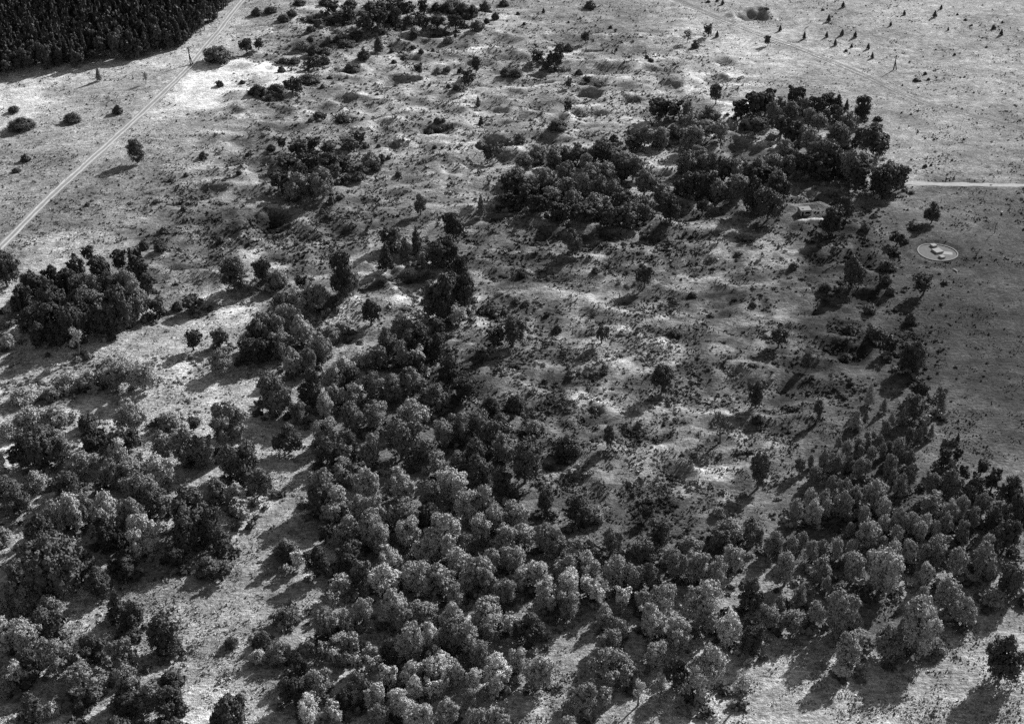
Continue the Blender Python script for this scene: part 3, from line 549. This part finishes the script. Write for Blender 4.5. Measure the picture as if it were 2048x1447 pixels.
G('bushes on the open ground upper right of centre', 'upper right of centre', '''1036 20 30 8 Sd;1087 15 26 8 Cd;1048 42 50 7 Sd;1137 40 46 5 Sd;1180 -4 16 20 Sd;1221 48 58 8 Sd;1232 55 62 5 Sd;1171 63 86 18 Td dark round tree above the row of bushes top centre
1119 82 100 20 Sd;1137 82 102 22 Sd;1074 96 124 26 Td;1102 102 136 18 Td;1114 96 134 24 Td;1030 132 152 28 Sd;1094 110 140 26 Td;1374 62 84 22 Bd;1391 76 96 18 Sd;1416 48 74 18 Td;1434 60 74 9 Cd;1535 70 92 16 Td dark round tree beside the field track in the upper right
1294 108 118 8 Sd;1302 113 123 12 Sd;1258 108 117 5 Cd;1158 134 150 16 Sd;1137 155 178 16 Td;1174 150 168 18 Td;1201 155 174 24 Sm;1136 200 228 14 Td;1116 230 258 34 Sd;1039 262 286 24 Sd;1066 270 276 6 Sd
1431 165 206 27 Td dark oval tree standing clear behind the ridge grove
1080 483 500 18 Bd;1288 527 575 34 Td ragged dark tree in the middle of the weedy slope
1115 642 665 20 Sd;1203 645 690 30 Td pear-shaped dark tree on the weedy mid slope
1045 530 550 24 Sd;1026 533 575 14 Bd;1032 592 605 14 Sd;1052 595 608 14 Sd;1190 530 545 14 Sd;1350 650 670 24 Sd;1385 578 592 18 Sd;1506 598 612 16 Sd;1588 520 535 16 Sd
1322 726 788 42 Od round dark tree alone in the middle of the grassy slope with clear shadow
1216 848 895 26 Od;1515 898 975 38 Od dark upright tree on a bare trunk left of the lower right grove
1440 820 885 52 Bd;1512 760 815 36 Td;1515 818 850 26 Sd;1634 795 845 22 Od slim dark upright tree above the lower right grove
1612 700 748 22 Od slim dark upright tree on the weedy slope right of centre
1556 648 695 40 Td round dark tree on the weedy slope right of centre''')
G('trees of the left part of the ridge grove', 'left ridge grove', '''1050 300 345 32 Pm;1076 288 325 28 Pm;1108 290 335 32 Pm;1130 284 320 26 Pm;1155 280 325 30 Pm;1172 300 340 26 Pm;1035 330 380 40 Pm;1064 340 385 30 Pm;1090 328 380 34 Pm;1133 315 365 36 Pm;1135 345 400 36 Pm;1178 320 370 36 Pm;1210 315 365 34 Pm;1232 300 345 26 Pm;1250 295 345 34 Pm;1266 305 360 32 Pm;1245 315 375 28 Td;1288 330 390 38 Pm;1198 345 400 34 Pm;1225 350 405 30 Pm;1165 340 400 30 Pm
1100 365 415 36 Pm;1145 372 425 36 Pm;1190 378 435 36 Pm;1245 380 430 36 Td;1290 385 440 32 Pm;1257 395 450 42 Pm;1340 386 445 34 Td;1205 273 325 52 Td;1227 262 290 14 Sd;1265 268 302 32 Td;1322 246 296 32 Pm;1289 246 292 30 Pm;1347 245 275 24 Sd;1055 360 410 34 Td;1020 350 400 30 Td;1080 385 430 34 Td;1170 400 445 36 Td;1220 405 455 36 Td;1320 360 410 30 Pm;1404 398 430 20 Td;1120 400 440 36 Td;1020 380 420 30 Td''')
G('trees of the right part of the ridge grove', 'right ridge grove', '''1319 195 240 30 Td;1346 198 238 28 Td;1374 196 240 20 Pm;1416 210 250 38 Pm;1382 222 258 36 Pm;1386 250 296 44 Pm;1412 235 280 30 Pm;1440 240 284 26 Om
1482 200 240 28 Td;1508 185 240 34 Td;1529 178 235 28 Td;1374 290 350 36 Pm;1394 285 330 30 Pm;1407 300 350 30 Pm;1425 298 345 26 Pm;1444 310 365 28 Td;1469 308 365 30 Pm;1487 312 365 22 Pm;1514 305 365 40 Pm;1522 325 375 36 Td;1474 340 395 38 Pm;1374 340 395 40 Td;1412 335 390 30 Td;1430 350 400 30 Pm;1505 350 425 40 Td;1535 370 440 36 Td;1555 340 400 34 Td
1540 175 215 18 Td;1585 170 215 22 Td;1598 173 210 18 Td;1543 193 245 28 Pm;1558 190 225 18 Pm;1583 197 240 26 Pm;1596 188 220 14 Pm;1611 190 225 18 Pm;1635 190 230 28 Td;1658 184 215 24 Td;1675 187 218 16 Cd;1692 197 222 11 Cd;1721 188 245 24 Od tall dark tree on a thin trunk at the back right of ridge grove
1616 212 255 22 Pm;1636 220 265 30 Pm;1652 212 245 14 Pm;1666 205 240 16 Td;1678 210 245 16 Pm;1696 218 265 34 Pm;1603 245 290 22 Pm;1620 250 310 36 Pm;1672 236 290 36 Pm;1686 250 300 20 Pm;1716 250 290 18 Pm;1746 244 310 44 Td;1567 272 325 30 Pm;1588 293 335 20 Pm;1576 305 350 28 Pm;1546 300 350 30 Pm;1550 332 385 34 Pm;1698 290 365 40 Pm;1724 295 345 34 Pm;1648 280 345 36 Td;1636 265 330 30 Pm;1660 275 345 34 Td
1771 318 385 60 Td big dark tree at the right end of ridge grove where the pale path starts
1793 325 380 30 Td;1752 330 390 34 Td;1712 320 380 30 Td;1675 300 370 30 Td;1756 228 240 14 Sd;1580 240 290 30 Td;1560 225 270 28 Td;1640 310 360 30 Td;1610 300 350 30 Td;1510 230 270 28 Td''')
G('trees on the slope by the round enclosure', 'slope by round enclosure', '''1692 388 455 30 Td;1660 405 468 40 Td;1680 385 440 28 Td;1862 397 462 30 Td dark leafy tree on a bent trunk just behind the round enclosure
1793 462 490 26 Td;1785 490 520 26 Td;1775 510 540 36 Sd;1702 507 575 58 Td large dark tree with tangled crown left of the round enclosure
1845 543 590 40 Td spreading dark tree on a short trunk below the round enclosure
1772 540 570 24 Sd;1780 565 590 20 Sd;1752 640 690 40 Sd;1779 668 715 28 Td;1830 678 745 46 Td;1812 685 740 36 Td;1700 640 665 30 Sd;1740 600 625 30 Sd;1820 620 645 26 Sd;1650 560 580 24 Sd;1690 700 720 24 Sd;1730 440 460 24 Sd;1830 440 458 26 Sd;1810 470 485 18 Sd''')
G('small conical bushes on the upper right grass', 'upper right grass', '''1686 3 13 8 Cd;1657 28 43 10 Cd;1560 49 62 9 Cd;1608 62 78 9 Cd;1653 62 75 8 Cd;1684 57 71 9 Cd;1710 62 74 9 Cd;1670 76 91 9 Cd;1703 86 95 7 Cd;1736 85 99 8 Cd;1744 103 117 8 Cd;1808 20 29 8 Cd;1781 42 52 7 Cd;1869 22 32 9 Cd;1882 9 18 7 Cd;1987 48 58 9 Sd;2002 58 69 9 Cd;1896 53 61 5 Cd;1909 104 112 5 Sd;1931 35 41 6 Sd;1943 46 52 5 Sd;1915 25 30 6 Sd;1973 90 95 5 Sd;1929 150 155 5 Sd;1692 96 103 8 Sd;1646 16 21 6 Sd
1417 -2 5 8 Sd;1434 -4 3 6 Sd;1445 0 7 8 Cd;1534 12 19 9 Sd;1833 153 162 14 Sd;1850 140 152 8 Sd;1857 153 160 8 Sd;2005 40 46 5 Sd;1840 158 163 6 Sd;1850 325 334 8 Sd;1862 325 332 6 Sd''')

TONEMAT = dict(d=M_dark, m=M_mid, p=M_pale, w=M_white)
SHAPE = dict(T='broad round-crowned tree', P='upright many-lobed tree', C='narrow conical tree', O='tall column-shaped tree', S='rounded bush', B='sparse open-crowned tree')
CATN = dict(T='tree', P='tree', C='tree', O='tree', S='bush', B='tree')
KC = dict(T=.455, P=.45, C=.47, O=.47, S=.5, B=.36); MAXR = dict(T=1.45, P=1.6, C=3.0, O=2.3, S=1.0, B=3.0); MINR = dict(T=.62, P=.8, C=1.5, O=1.3, S=.42, B=1.0)
ORD = 'first second third fourth fifth sixth seventh eighth ninth tenth eleventh twelfth thirteenth fourteenth fifteenth sixteenth seventeenth eighteenth'.split()
items = []
for group, where, s in CAT:
    its = []
    for line in s.replace(';', '\n').split('\n'):
        f = line.split(None, 4)
        if len(f) < 4: continue
        q = f[4].split(None, 1) if len(f) > 4 else ['Tm']
        its.append(dict(rw=random.uniform(.88, 1.16), x=float(f[0]), t=float(f[1]), b=float(f[2]), w=float(f[3]), k=q[0][0], m=q[0][1], lab=q[1] if len(q) > 1 else None, grp=group, where=where))
    # automatic labels: rows counted from the near side, then along the row
    auto = sorted([i for i in its if not i['lab']], key=lambda i: -i['b'])
    if auto:
        nr = max(1, round(len(auto)/7)); per = math.ceil(len(auto)/nr)
        rows = [auto[i:i+per] for i in range(0, len(auto), per)]
        mw = sorted(i['w'] for i in auto)[len(auto)//2]
        for ri, row in enumerate(rows):
            row.sort(key=lambda i: i['x'])
            for ci, it in enumerate(row):
                size = 'large ' if it['w'] > mw*1.35 else 'small ' if it['w'] < mw*.7 else ''
                tn = dict(d='dark ', m='grey ', p='pale ', w='silvery ')[it['m']]
                rn = 'nearest row' if ri == 0 else 'farthest row' if ri == len(rows)-1 else ORD[ri]+' row up'
                if len(rows) == 1: rn = 'row'
                it['lab'] = f"{size}{tn}{SHAPE[it['k']]}, {ORD[ci]} from left, {rn}, {where}"
    items += its
WK = dict(T=1.17, P=1.27, C=1.05, O=1.1, S=1.15, B=1.05)
def solve(it):
    k = it['k']; x, y, z = on_ground(it['x'], it['b'])
    for _ in range(2):
        D = y*CT-(z-H)*ST; s = F/D; phi = math.atan2(H-z, math.hypot(x, y)); cp, sp = math.cos(phi), math.sin(phi)
        w = it['w']/s*WK[k]*(1.2 if k == 'S' and it['m'] in 'pm' else 1)*(1.3 if 'ridge' in it['grp'] and it['w'] > 13 else 1.0)*(1.12 if 'left' in it['grp'] and k == 'T' and it['b'] > 700 else 1.0)*(it['rw'] if it['w'] < 58 else .86); a = w/2
        def app(h):
            c = KC[k]*h; return (h-c)*cp+math.sqrt((a*sp)**2+(c*cp)**2)
        lo, hi = MINR[k]*w, min(22, MAXR[k]*w); target = (it['b']-it['t'])/s
        if app(lo) >= target:
            h = lo; dy = (app(lo)-target)*s*.55
            x, y, z = on_ground(it['x'], it['b']+dy); break
        if app(hi) < target:
            h = hi; x, y, z = on_ground(it['x'], it['b']-(target-app(hi))*s*.8); break
        for _ in range(24):
            m = (lo+hi)/2
            if app(m) < target: lo = m
            else: hi = m
        h = lo; break
    return x, y, z, w, h
def raw_place(arr, x, y, z, w, h, z0, rot):
    c, s = math.cos(rot), math.sin(rot); V = arr
    return np.stack([x+(V[:, 0]*c-V[:, 1]*s)*w, y+(V[:, 0]*s+V[:, 1]*c)*w, z+z0+V[:, 2]*h], -1)
class Pile:
    def __init__(s): s.V, s.T, s.Q, s.A, s.n = [], [], [], [], 0
    def add(s, V, T, Q, tone=None):
        s.V.append(V); s.T.append(T+s.n); s.Q.append(Q+s.n); s.n += len(V)
        if tone is not None: s.A.append(np.full(len(V), tone))
    def build(s, name, m):
        me = mk(name, np.concatenate(s.V), np.concatenate(s.T), np.concatenate(s.Q), m)
        if s.A: add_tone(me, np.concatenate(s.A))
        return link(name, me)
# past 300 of a kind the smallest go into one object
for kind in 'TPCOSB':
    ks = sorted([i for i in items if i['k'] == kind], key=lambda i: -i['w']*(i['b']-i['t']))
    for n, i in enumerate(ks): i['stuff'] = n >= 300
print('PLANTS', len(items), {q: sum(i['k'] == q for i in items) for q in 'TPCOSB'})
NAMES = dict(T='broad_tree', P='lobed_tree', C='conical_tree', O='column_tree', S='bush', B='sparse_tree')
rest = Pile()
occ = []
for n, it in enumerate(items):
    x, y, z, w, h = solve(it); k = it['k']; rot = random.uniform(0, 6.28)
    occ.append((x, y, w/2))
    m = TONEMAT[it['m']]
    if it['stuff']:
        V, T_, Q = SMALL[k][n % 3][1]
        rest.add(raw_place(V, x, y, z-.1, w, h, 0, rot), T_, Q, dict(d=.07, m=.15, p=.3, w=.55)[it['m']]*random.uniform(.75, 1.25)); continue
    if it['w'] < 15 or k == 'S':
        lst = SMALL[k] if it['w'] < 22 else BIG[k]
        if k != 'S': lst = SMALL[k]
        o = link(NAMES[k], lst[n % len(lst)][0], None, (x, y, z-.12), rot, (w, w, h))
        o.material_slots[0].link = 'OBJECT'; o.material_slots[0].material = m
        tag(o, it['lab'], CATN[k], it['grp']); continue
    r = link(NAMES[k], None, None, (x, y, z)); tag(r, it['lab'], CATN[k], it['grp'])
    c2 = 2*KC[k]*h
    o = link('crown', BIG[k][n % len(BIG[k])][0], r, (0, 0, h-c2), rot, (w, w, c2))
    o.material_slots[0].link = 'OBJECT'; o.material_slots[0].material = m
    th = h-c2*.35; tw = min(h*.75, w*1.3) if k != 'B' else h*.75
    link('trunk', TRUNK[n % 4], r, (0, 0, 0), rot, (tw*.85, tw*.85, th))
o = rest.build('small_trees', M_tuft); tag(o, 'small trees filling the gaps between the larger crowns of the woods', 'trees', None, 'stuff')

# ------------------------------------------------------------ low scrub and weeds, grass tufts
occ = np.array(occ)
def scrub_dens(px, py, m, x, y):
    d = (m*.55+.04)*np.clip((py-120)/350, .2, 1)*np.clip(hol(x, y)+.25, 0, 1.3)
    for cx, cy, rx, ry, a in SCRUB: d = d+.8*a*np.exp(-(((px-cx)/rx)**2+((py-cy)/ry)**2)*1.3)
    return np.clip(d*np.clip(.25+2.2*fbm(x, y, 8, 3, 61), 0, 1.6), 0, 1)
scr = Pile(); cnt = 0
lowS = [(lambda a: (a[0], a[1][-20:], a[2]))(crown('S', 900+i, 30, .3)) for i in range(6)]
lowF = [(lambda a: (a[0], a[1][-20:], a[2]))(crown(k_, 950+i, 130, .19)) for i, k_ in enumerate('COCOP')]
while cnt < 9300:
    n = 20000
    y = 225+(830-225)*rng.random(n); x = (rng.random(n)-.5)*2*(y*.46+30)
    px, py = to_px(x, y)
    m = poly_feather(px, py, ROUGH, 60)
    ok = (rng.random(n) < scrub_dens(px, py, m, x, y)*np.clip((420/y)**1.3, .25, 1.6)*.6) & (px > -60) & (px < 2110)
    td = np.minimum(track_dist(x, y, TP[0]), track_dist(x, y, TP[1])); ok &= td > 3.5
    ok &= np.hypot(x-ENC[0], y-ENC[1]) > 13; ok &= np.hypot(x-BUN[0], y-BUN[1]) > 7
    for i in np.nonzero(ok)[0]:
        V, T_, Q = lowS[cnt % 6]; w = float(np.clip(rng.lognormal(.05, .42), .45, 3.2)); h = w*rng.uniform(.4, .75)
        T2 = T_
        scr.add(raw_place(V, x[i], y[i], float(zat(x[i], y[i]))-.08, w, h, 0, rng.uniform(0, 6)), T2, Q, float(np.clip(tat(x[i], y[i])*rng.choice([.4, .65, .95, 1.3, 1.6], p=[.25, .3, .2, .15, .1]), .035, .6)))
        cnt += 1
        if cnt >= 9300: break
o = scr.build('scrub', M_tuft); tag(o, 'low weeds and thorn scrub scattered over the cratered grassland', 'scrub', None, 'stuff')
# ------------------------------------------------------------ dark conifer plantation, top left
FE = [(-120,185),(40,150),(160,138),(290,118),(372,92),(420,52),(468,0),(500,-40)]   # feet of the edge trees in the photograph
fe = [tuple(float(v) for v in flat_at(a, b)) for a, b in FE]
cand = []
for gx in np.arange(-420, -90, 4.6):
    for gy in np.arange(590, 1010, 4.6):
        x = gx+random.uniform(-2.4, 2.4); y = gy+random.uniform(-2.4, 2.4)
        if random.random() < .07: continue
        px, py = to_px(x, y)
        lim = np.interp(px, [a for a, b in FE], [b for a, b in FE]) if px < 500 else -99
        if py < lim and px > -90: cand.append((lim-py, x, y, float(px), float(py)))
cand.sort()
forest = Pile(); nf = 0
for d, x, y, px, py in cand:
    z = float(zat(x, y)); hh = random.gauss(12.5, 2.0); w = random.uniform(4.4, 7.6); v = random.choice([0, 1, 2]); rot = random.uniform(0, 6.28)
    kk = 'C' if random.random() < .3 else 'O'
    if nf < 130 and -15 < px < 500 and py > -20:
        o = link('plantation_conifer', SMALL[kk][v][0], None, (x, y, z-.1), rot, (w, w, hh))
        o.material_slots[0].link = 'OBJECT'; o.material_slots[0].material = M_con
        tag(o, 'dark conifer along the near edge of the plantation in the top left corner', 'conifer', 'conifers along the plantation edge'); nf += 1
    elif py > -60:
        V, T_, Q = lowF[len(forest.V) % 5]; forest.add(raw_place(V, x, y, z-.1, w, hh, 0, rot), T_, Q)
o = forest.build('conifer_plantation', M_con); tag(o, 'dense dark conifer plantation filling the top left corner', 'forest', None, 'stuff')

und = Pile()
for n, (cx0, cy0, cr0) in enumerate(occ):
    if cr0 < 2.6: continue
    near = ((occ[:, 0]-cx0)**2+(occ[:, 1]-cy0)**2 < 13**2).sum()
    if near < 3: continue
    for k in range(6):
        a, q = rng.uniform(0, 6.28), cr0*rng.uniform(.5, 1.35)
        ux, uy = cx0+q*math.cos(a), cy0+q*math.sin(a); V, T_, Q = lowS[(n+k) % 5]; w = rng.uniform(1.8, 4.6)
        und.add(raw_place(V, ux, uy, float(zat(ux, uy))-.1, w, w*rng.uniform(.5, .9), 0, a), T_, Q, float(rng.choice([.06, .1, .16, .26])))
o = und.build('undergrowth', M_tuft); tag(o, 'dark shrubby undergrowth between the trees of the woods', 'undergrowth', None, 'stuff')
NT = 380000
y = []
while len(y) < NT:
    q = rng.uniform(225, 830, NT); keep = rng.random(NT) < (225/q)**1.3; y.extend(q[keep])
y = np.array(y[:NT]); x = (rng.random(NT)-.5)*2*(y*.44+18)
td = np.minimum(np.minimum(track_dist(x, y, TP[0]), track_dist(x, y, TP[1])), track_dist(x, y, TP[2]))
keep = (td > 2.6) & (tat(x, y) < .52) & (np.hypot(x-ENC[0], y-ENC[1]) > 8.6) & (np.hypot(x-BUN[0], y-BUN[1]) > 4)
keep &= vnoise(x, y, 2.6, 71)+vnoise(x, y, 9, 72)*.7+rng.normal(size=NT)*.3 > .05+.35*((x > .18*y-10) & (y > 380))
x, y = x[keep], y[keep]; n = len(x); z = zat(x, y); tn = tat(x, y)
px_, py_ = to_px(x, y); mr_ = poly_feather(px_, py_, ROUGH, 90)
sz = np.clip(rng.lognormal(-.75, .42, n), .2, 1.4)*(1+.45*mr_)*(1+.5*(y > 480))
V, T_ = [], []
for k in range(3):
    a = rng.uniform(0, 6.28, n); hw = sz*.32; hh = sz*rng.uniform(.22, .55, n); lx, ly = rng.normal(size=n)*.25*sz, rng.normal(size=n)*.25*sz
    V.append(np.stack([x-np.cos(a)*hw, y-np.sin(a)*hw, z-.05], -1)); V.append(np.stack([x+np.cos(a)*hw, y+np.sin(a)*hw, z-.05], -1)); V.append(np.stack([x+lx, y+ly, z+hh], -1))
    T_.append(np.stack([np.arange(n)+3*k*n, np.arange(n)+(3*k+1)*n, np.arange(n)+(3*k+2)*n], -1))
me = mk('grass_tufts', np.concatenate(V), np.concatenate(T_), None, M_tuft)
tt = np.clip(tn*rng.choice([.5, .85, 1.3, 1.8], n, p=[.22, .25, .3, .23]), .03, .8)
add_tone(me, np.concatenate([tt]*9))
tag(link('grass_tufts', me), 'coarse grass tufts covering the open ground', 'grass', None, 'stuff')

# ------------------------------------------------------------ boxes and built things
def box(cx, cy, cz, sx, sy, sz, taper=1.0, bev=.04):
    V = []
    for zz, k, ins in ((-.5, 1, 0), (.5-bev/sz, taper, 0), (.5, taper, bev)):
        for ax, ay in ((-.5, -.5), (.5, -.5), (.5, .5), (-.5, .5)):
            V.append((cx+ax*(sx*k-2*ins), cy+ay*(sy*k-2*ins), cz+zz*sz))
    Q = [(3, 2, 1, 0), (8, 9, 10, 11)]
    for l in (0, 4):
        for k in range(4): Q.append((l+k, l+(k+1) % 4, l+4+(k+1) % 4, l+4+k))
    return np.array(V), np.array(Q)
def boxobj(name, m, parent, *bs):
    V, Q, n = [], [], 0
    for b in bs:
        v, q = b; V.append(v); Q.append(q+n); n += len(v)
    return link(name, mk(name, np.concatenate(V), None, np.concatenate(Q), m), parent)
# paved round enclosure
ex, ey = ENC; ez = float(zat(ex, ey))
ring = link('ring_enclosure', None, None, (ex, ey, ez)); tag(ring, 'round gravelled enclosure with pale kerb ring sunk in the dark turf', 'enclosure')
ns = 64; V = [(0, 0, .10)]
def rr(a): return 7.35*(1+.035*math.cos(2*a+.6)+.02*math.cos(3*a))
for r_ in (.5, .97):
    for k in range(ns): a = 2*math.pi*k/ns; V.append((rr(a)*r_*math.cos(a), rr(a)*r_*math.sin(a), .10+.03*math.sin(k*3)))
T3 = [(0, 1+k, 1+(k+1) % ns) for k in range(ns)]; Q4 = [(1+k, 1+ns+k, 1+ns+(k+1) % ns, 1+(k+1) % ns) for k in range(ns)]
link('gravel_floor', mk('gravel_floor', V, T3, Q4, M_gravel, True), ring)
V = []
for r_, zz in ((-.22, -.3), (-.2, .34), (.2, .34), (.24, -.3)):
    for k in range(ns): a = 2*math.pi*k/ns; V.append(((rr(a)+r_)*math.cos(a), (rr(a)+r_)*math.sin(a), zz))
Q4 = [(l*ns+k, l*ns+(k+1) % ns, (l+1)*ns+(k+1) % ns, (l+1)*ns+k) for l in range(3) for k in range(ns)]
link('kerb_ring', mk('kerb_ring', V, None, Q4, M_conc), ring)
for (a, b, s_, h_, rot, lab) in ((1875, 502, 3.4, .7, 22, 'large square paved plinth in the middle of the round enclosure'), (1867, 491.5, 2.0, .75, 22, 'low square concrete block at the back of the round enclosure'), (1884, 514, 1.9, .7, 22, 'low square concrete block at the front of the round enclosure')):
    x, y = flat_at(a, b, ez+.3)
    o = boxobj('concrete_block', M_pave, None, box(0, 0, h_/2, s_, s_, h_)); o.location = (x, y, ez+.1); o.rotation_euler = (0, 0, R(rot)); tag(o, lab, 'plinth')
x, y = flat_at(1889, 508, ez); o = boxobj('paved_strip', M_pave, ring, box(0, 0, .02, 4.0, 2.6, .14)); o.location = (x-ex+1.2, y-ey+.6, .06); o.rotation_euler = (0, 0, R(-12))
# half buried concrete blockhouse
bx_, by_ = BUN; bz = float(zat(bx_, by_))
bun = link('blockhouse', None, None, (bx_, by_, bz), R(8)); tag(bun, 'ruined pale concrete blockhouse with dark openings beneath the ridge grove', 'bunker')
boxobj('front_wall', M_conc, bun, box(-1.9, -1.2, .9, .45, .5, 1.8), box(-.55, -1.2, .9, .6, .5, 1.8), box(1.0, -1.2, .35, 2.4, .5, .7), box(2.3, -1.2, .9, .5, .5, 1.8))
boxobj('side_wall', M_conc, bun, box(-2.0, .9, .9, .4, 3.6, 1.8)); boxobj('side_wall', M_conc, bun, box(2.3, .9, .9, .4, 3.6, 1.8)); boxobj('rear_wall', M_shaded_conc, bun, box(.15, 2.6, .9, 4.2, .4, 1.8))
v, q = box(.1, .5, 2.1, 5.0, 4.3, .6, .93); boxobj('roof_slab', M_conc, bun, (v, q)); boxobj('roof_hatch', M_shaded_conc, bun, box(-.9, .2, 2.45, .8, .6, .14))
x, y, z = on_ground(1622, 441)
bank = []
o = link('chalk_bank', None, None, (x, y, z))
COL.objects.unlink(o); bpy.data.objects.remove(o)
g = np.random.default_rng(5); V = []; nu, nv = 26, 7
for j in range(nv):
    for i in range(nu):
        u = i/(nu-1)*2-1; v_ = j/(nv-1)*2-1
        X = u*5.4; Y = v_*1.9+u*.7; zz = 1.05*max(0, 1-u*u)**.6*max(0, 1-v_*v_)+.1*g.normal()*(abs(v_) < .9)
        V.append((X, Y, max(zz, 0)-.1+float(zat(x+X, y+Y))-z))
Q4 = [(j*nu+i, j*nu+i+1, (j+1)*nu+i+1, (j+1)*nu+i) for j in range(nv-1) for i in range(nu-1)]
o = link('chalk_bank', mk('chalk_bank', V, None, Q4, M_rut, True), None, (x, y, z)); tag(o, 'pale bank of bare soil heaped in front of the blockhouse', 'bank', None, 'structure')
# loose white boulders
stone_m = []
for i, (a, b, s_, lab) in enumerate(((2003, 425, .55, 'bright white stone on dark turf at the right edge above the marker post'), (1588, 407, .4, 'white rubble lump on the dark slope behind the blockhouse, lower left one'), (1597, 393, .4, 'white rubble lump on dark slope behind the blockhouse, lower of the upper pair'), (1606, 386, .4, 'white rubble lump on dark slope behind the blockhouse, uppermost one'), (1436, 519, .45, 'white stone alone in the rough grass right of the ragged tree'), (1910, 541, .8, 'long pale slab lying in the turf just below the round enclosure'))):
    x, y, z = on_ground(a, b); g = np.random.default_rng(i); k = g.uniform(.75, 1.15, (12, 1))
    sx = (1, .9, .7) if i < 5 else (2.2, .6, .35)
    o = link('stone', mk('stone', IV*k*s_*np.array(sx)+np.array([0, 0, s_*.3]), IF, None, M_white2 if i < 5 else M_conc), None, (x, y, z), i); tag(o, lab, 'stone')
# poles
def rod(p, q, r0, r1, n=7):
    p, q = np.array(p, float), np.array(q, float); d = q-p; d /= np.linalg.norm(d)
    t = np.cross(d, [.3, .9, .1]); t /= np.linalg.norm(t); b = np.cross(d, t); V = []
    for c, r_ in ((p, r0), (q, r1)):
        for k in range(n): a = 2*math.pi*k/n; V.append(c+r_*(t*math.cos(a)+b*math.sin(a)))
    return np.array(V), np.array([(k, (k+1) % n, n+(k+1) % n, n+k) for k in range(n)])
def rodobj(name, m, parent, *rs):
    V, Q, n = [], [], 0
    for v, q in rs: V.append(v); Q.append(q+n); n += len(v)
    return link(name, mk(name, np.concatenate(V), None, np.concatenate(Q), m), parent)
def apole(a, b, hh, spread, lab, lean, name):
    x, y, z = on_ground(a, b); o = link(name, None, None, (x, y, z)); tag(o, lab, 'pole')
    rodobj('post', M_wood, o, rod((0, 0, -.3), (lean, 0, hh), .32, .22))
    rodobj('strut', M_wood, o, rod((spread, 0, -.3), (lean*.6, 0, hh*.62), .27, .2))
    rodobj('crossarm', M_wood, o, rod((lean-.9, 0, hh-.5), (lean+.9, 0, hh-.5), .09, .09))
    for s_ in (-.8, -.3, .3, .8): rodobj('insulator', M_white2, o, rod((lean+s_, 0, hh-.42), (lean+s_, 0, hh-.12), .1, .07))
apole(381, 129, 9.2, 1.2, 'timber telegraph pole with strut beside the dirt track and plantation', -.2, 'telegraph_pole')
apole(1787, 140, 7.8, 1.5, 'black two-legged timber pole standing alone on the upper right grass', .5, 'braced_pole')
x, y, z = on_ground(1989, 466); o = link('marker_post', None, None, (x, y, z)); tag(o, 'thin dark marker post with white cap near the right edge', 'post')
rodobj('post', M_wood, o, rod((0, 0, -.2), (-.1, 0, 3.4), .14, .12), rod((-.1, 0, 3.4), (.55, 0, 4.8), .11, .1)); rodobj('peg', M_wood, o, rod((0, 0, 1.9), (1.0, 0, 1.75), .1, .08)); rodobj('cap', M_white2, o, rod((.55, 0, 4.75), (.6, 0, 5.1), .24, .22))
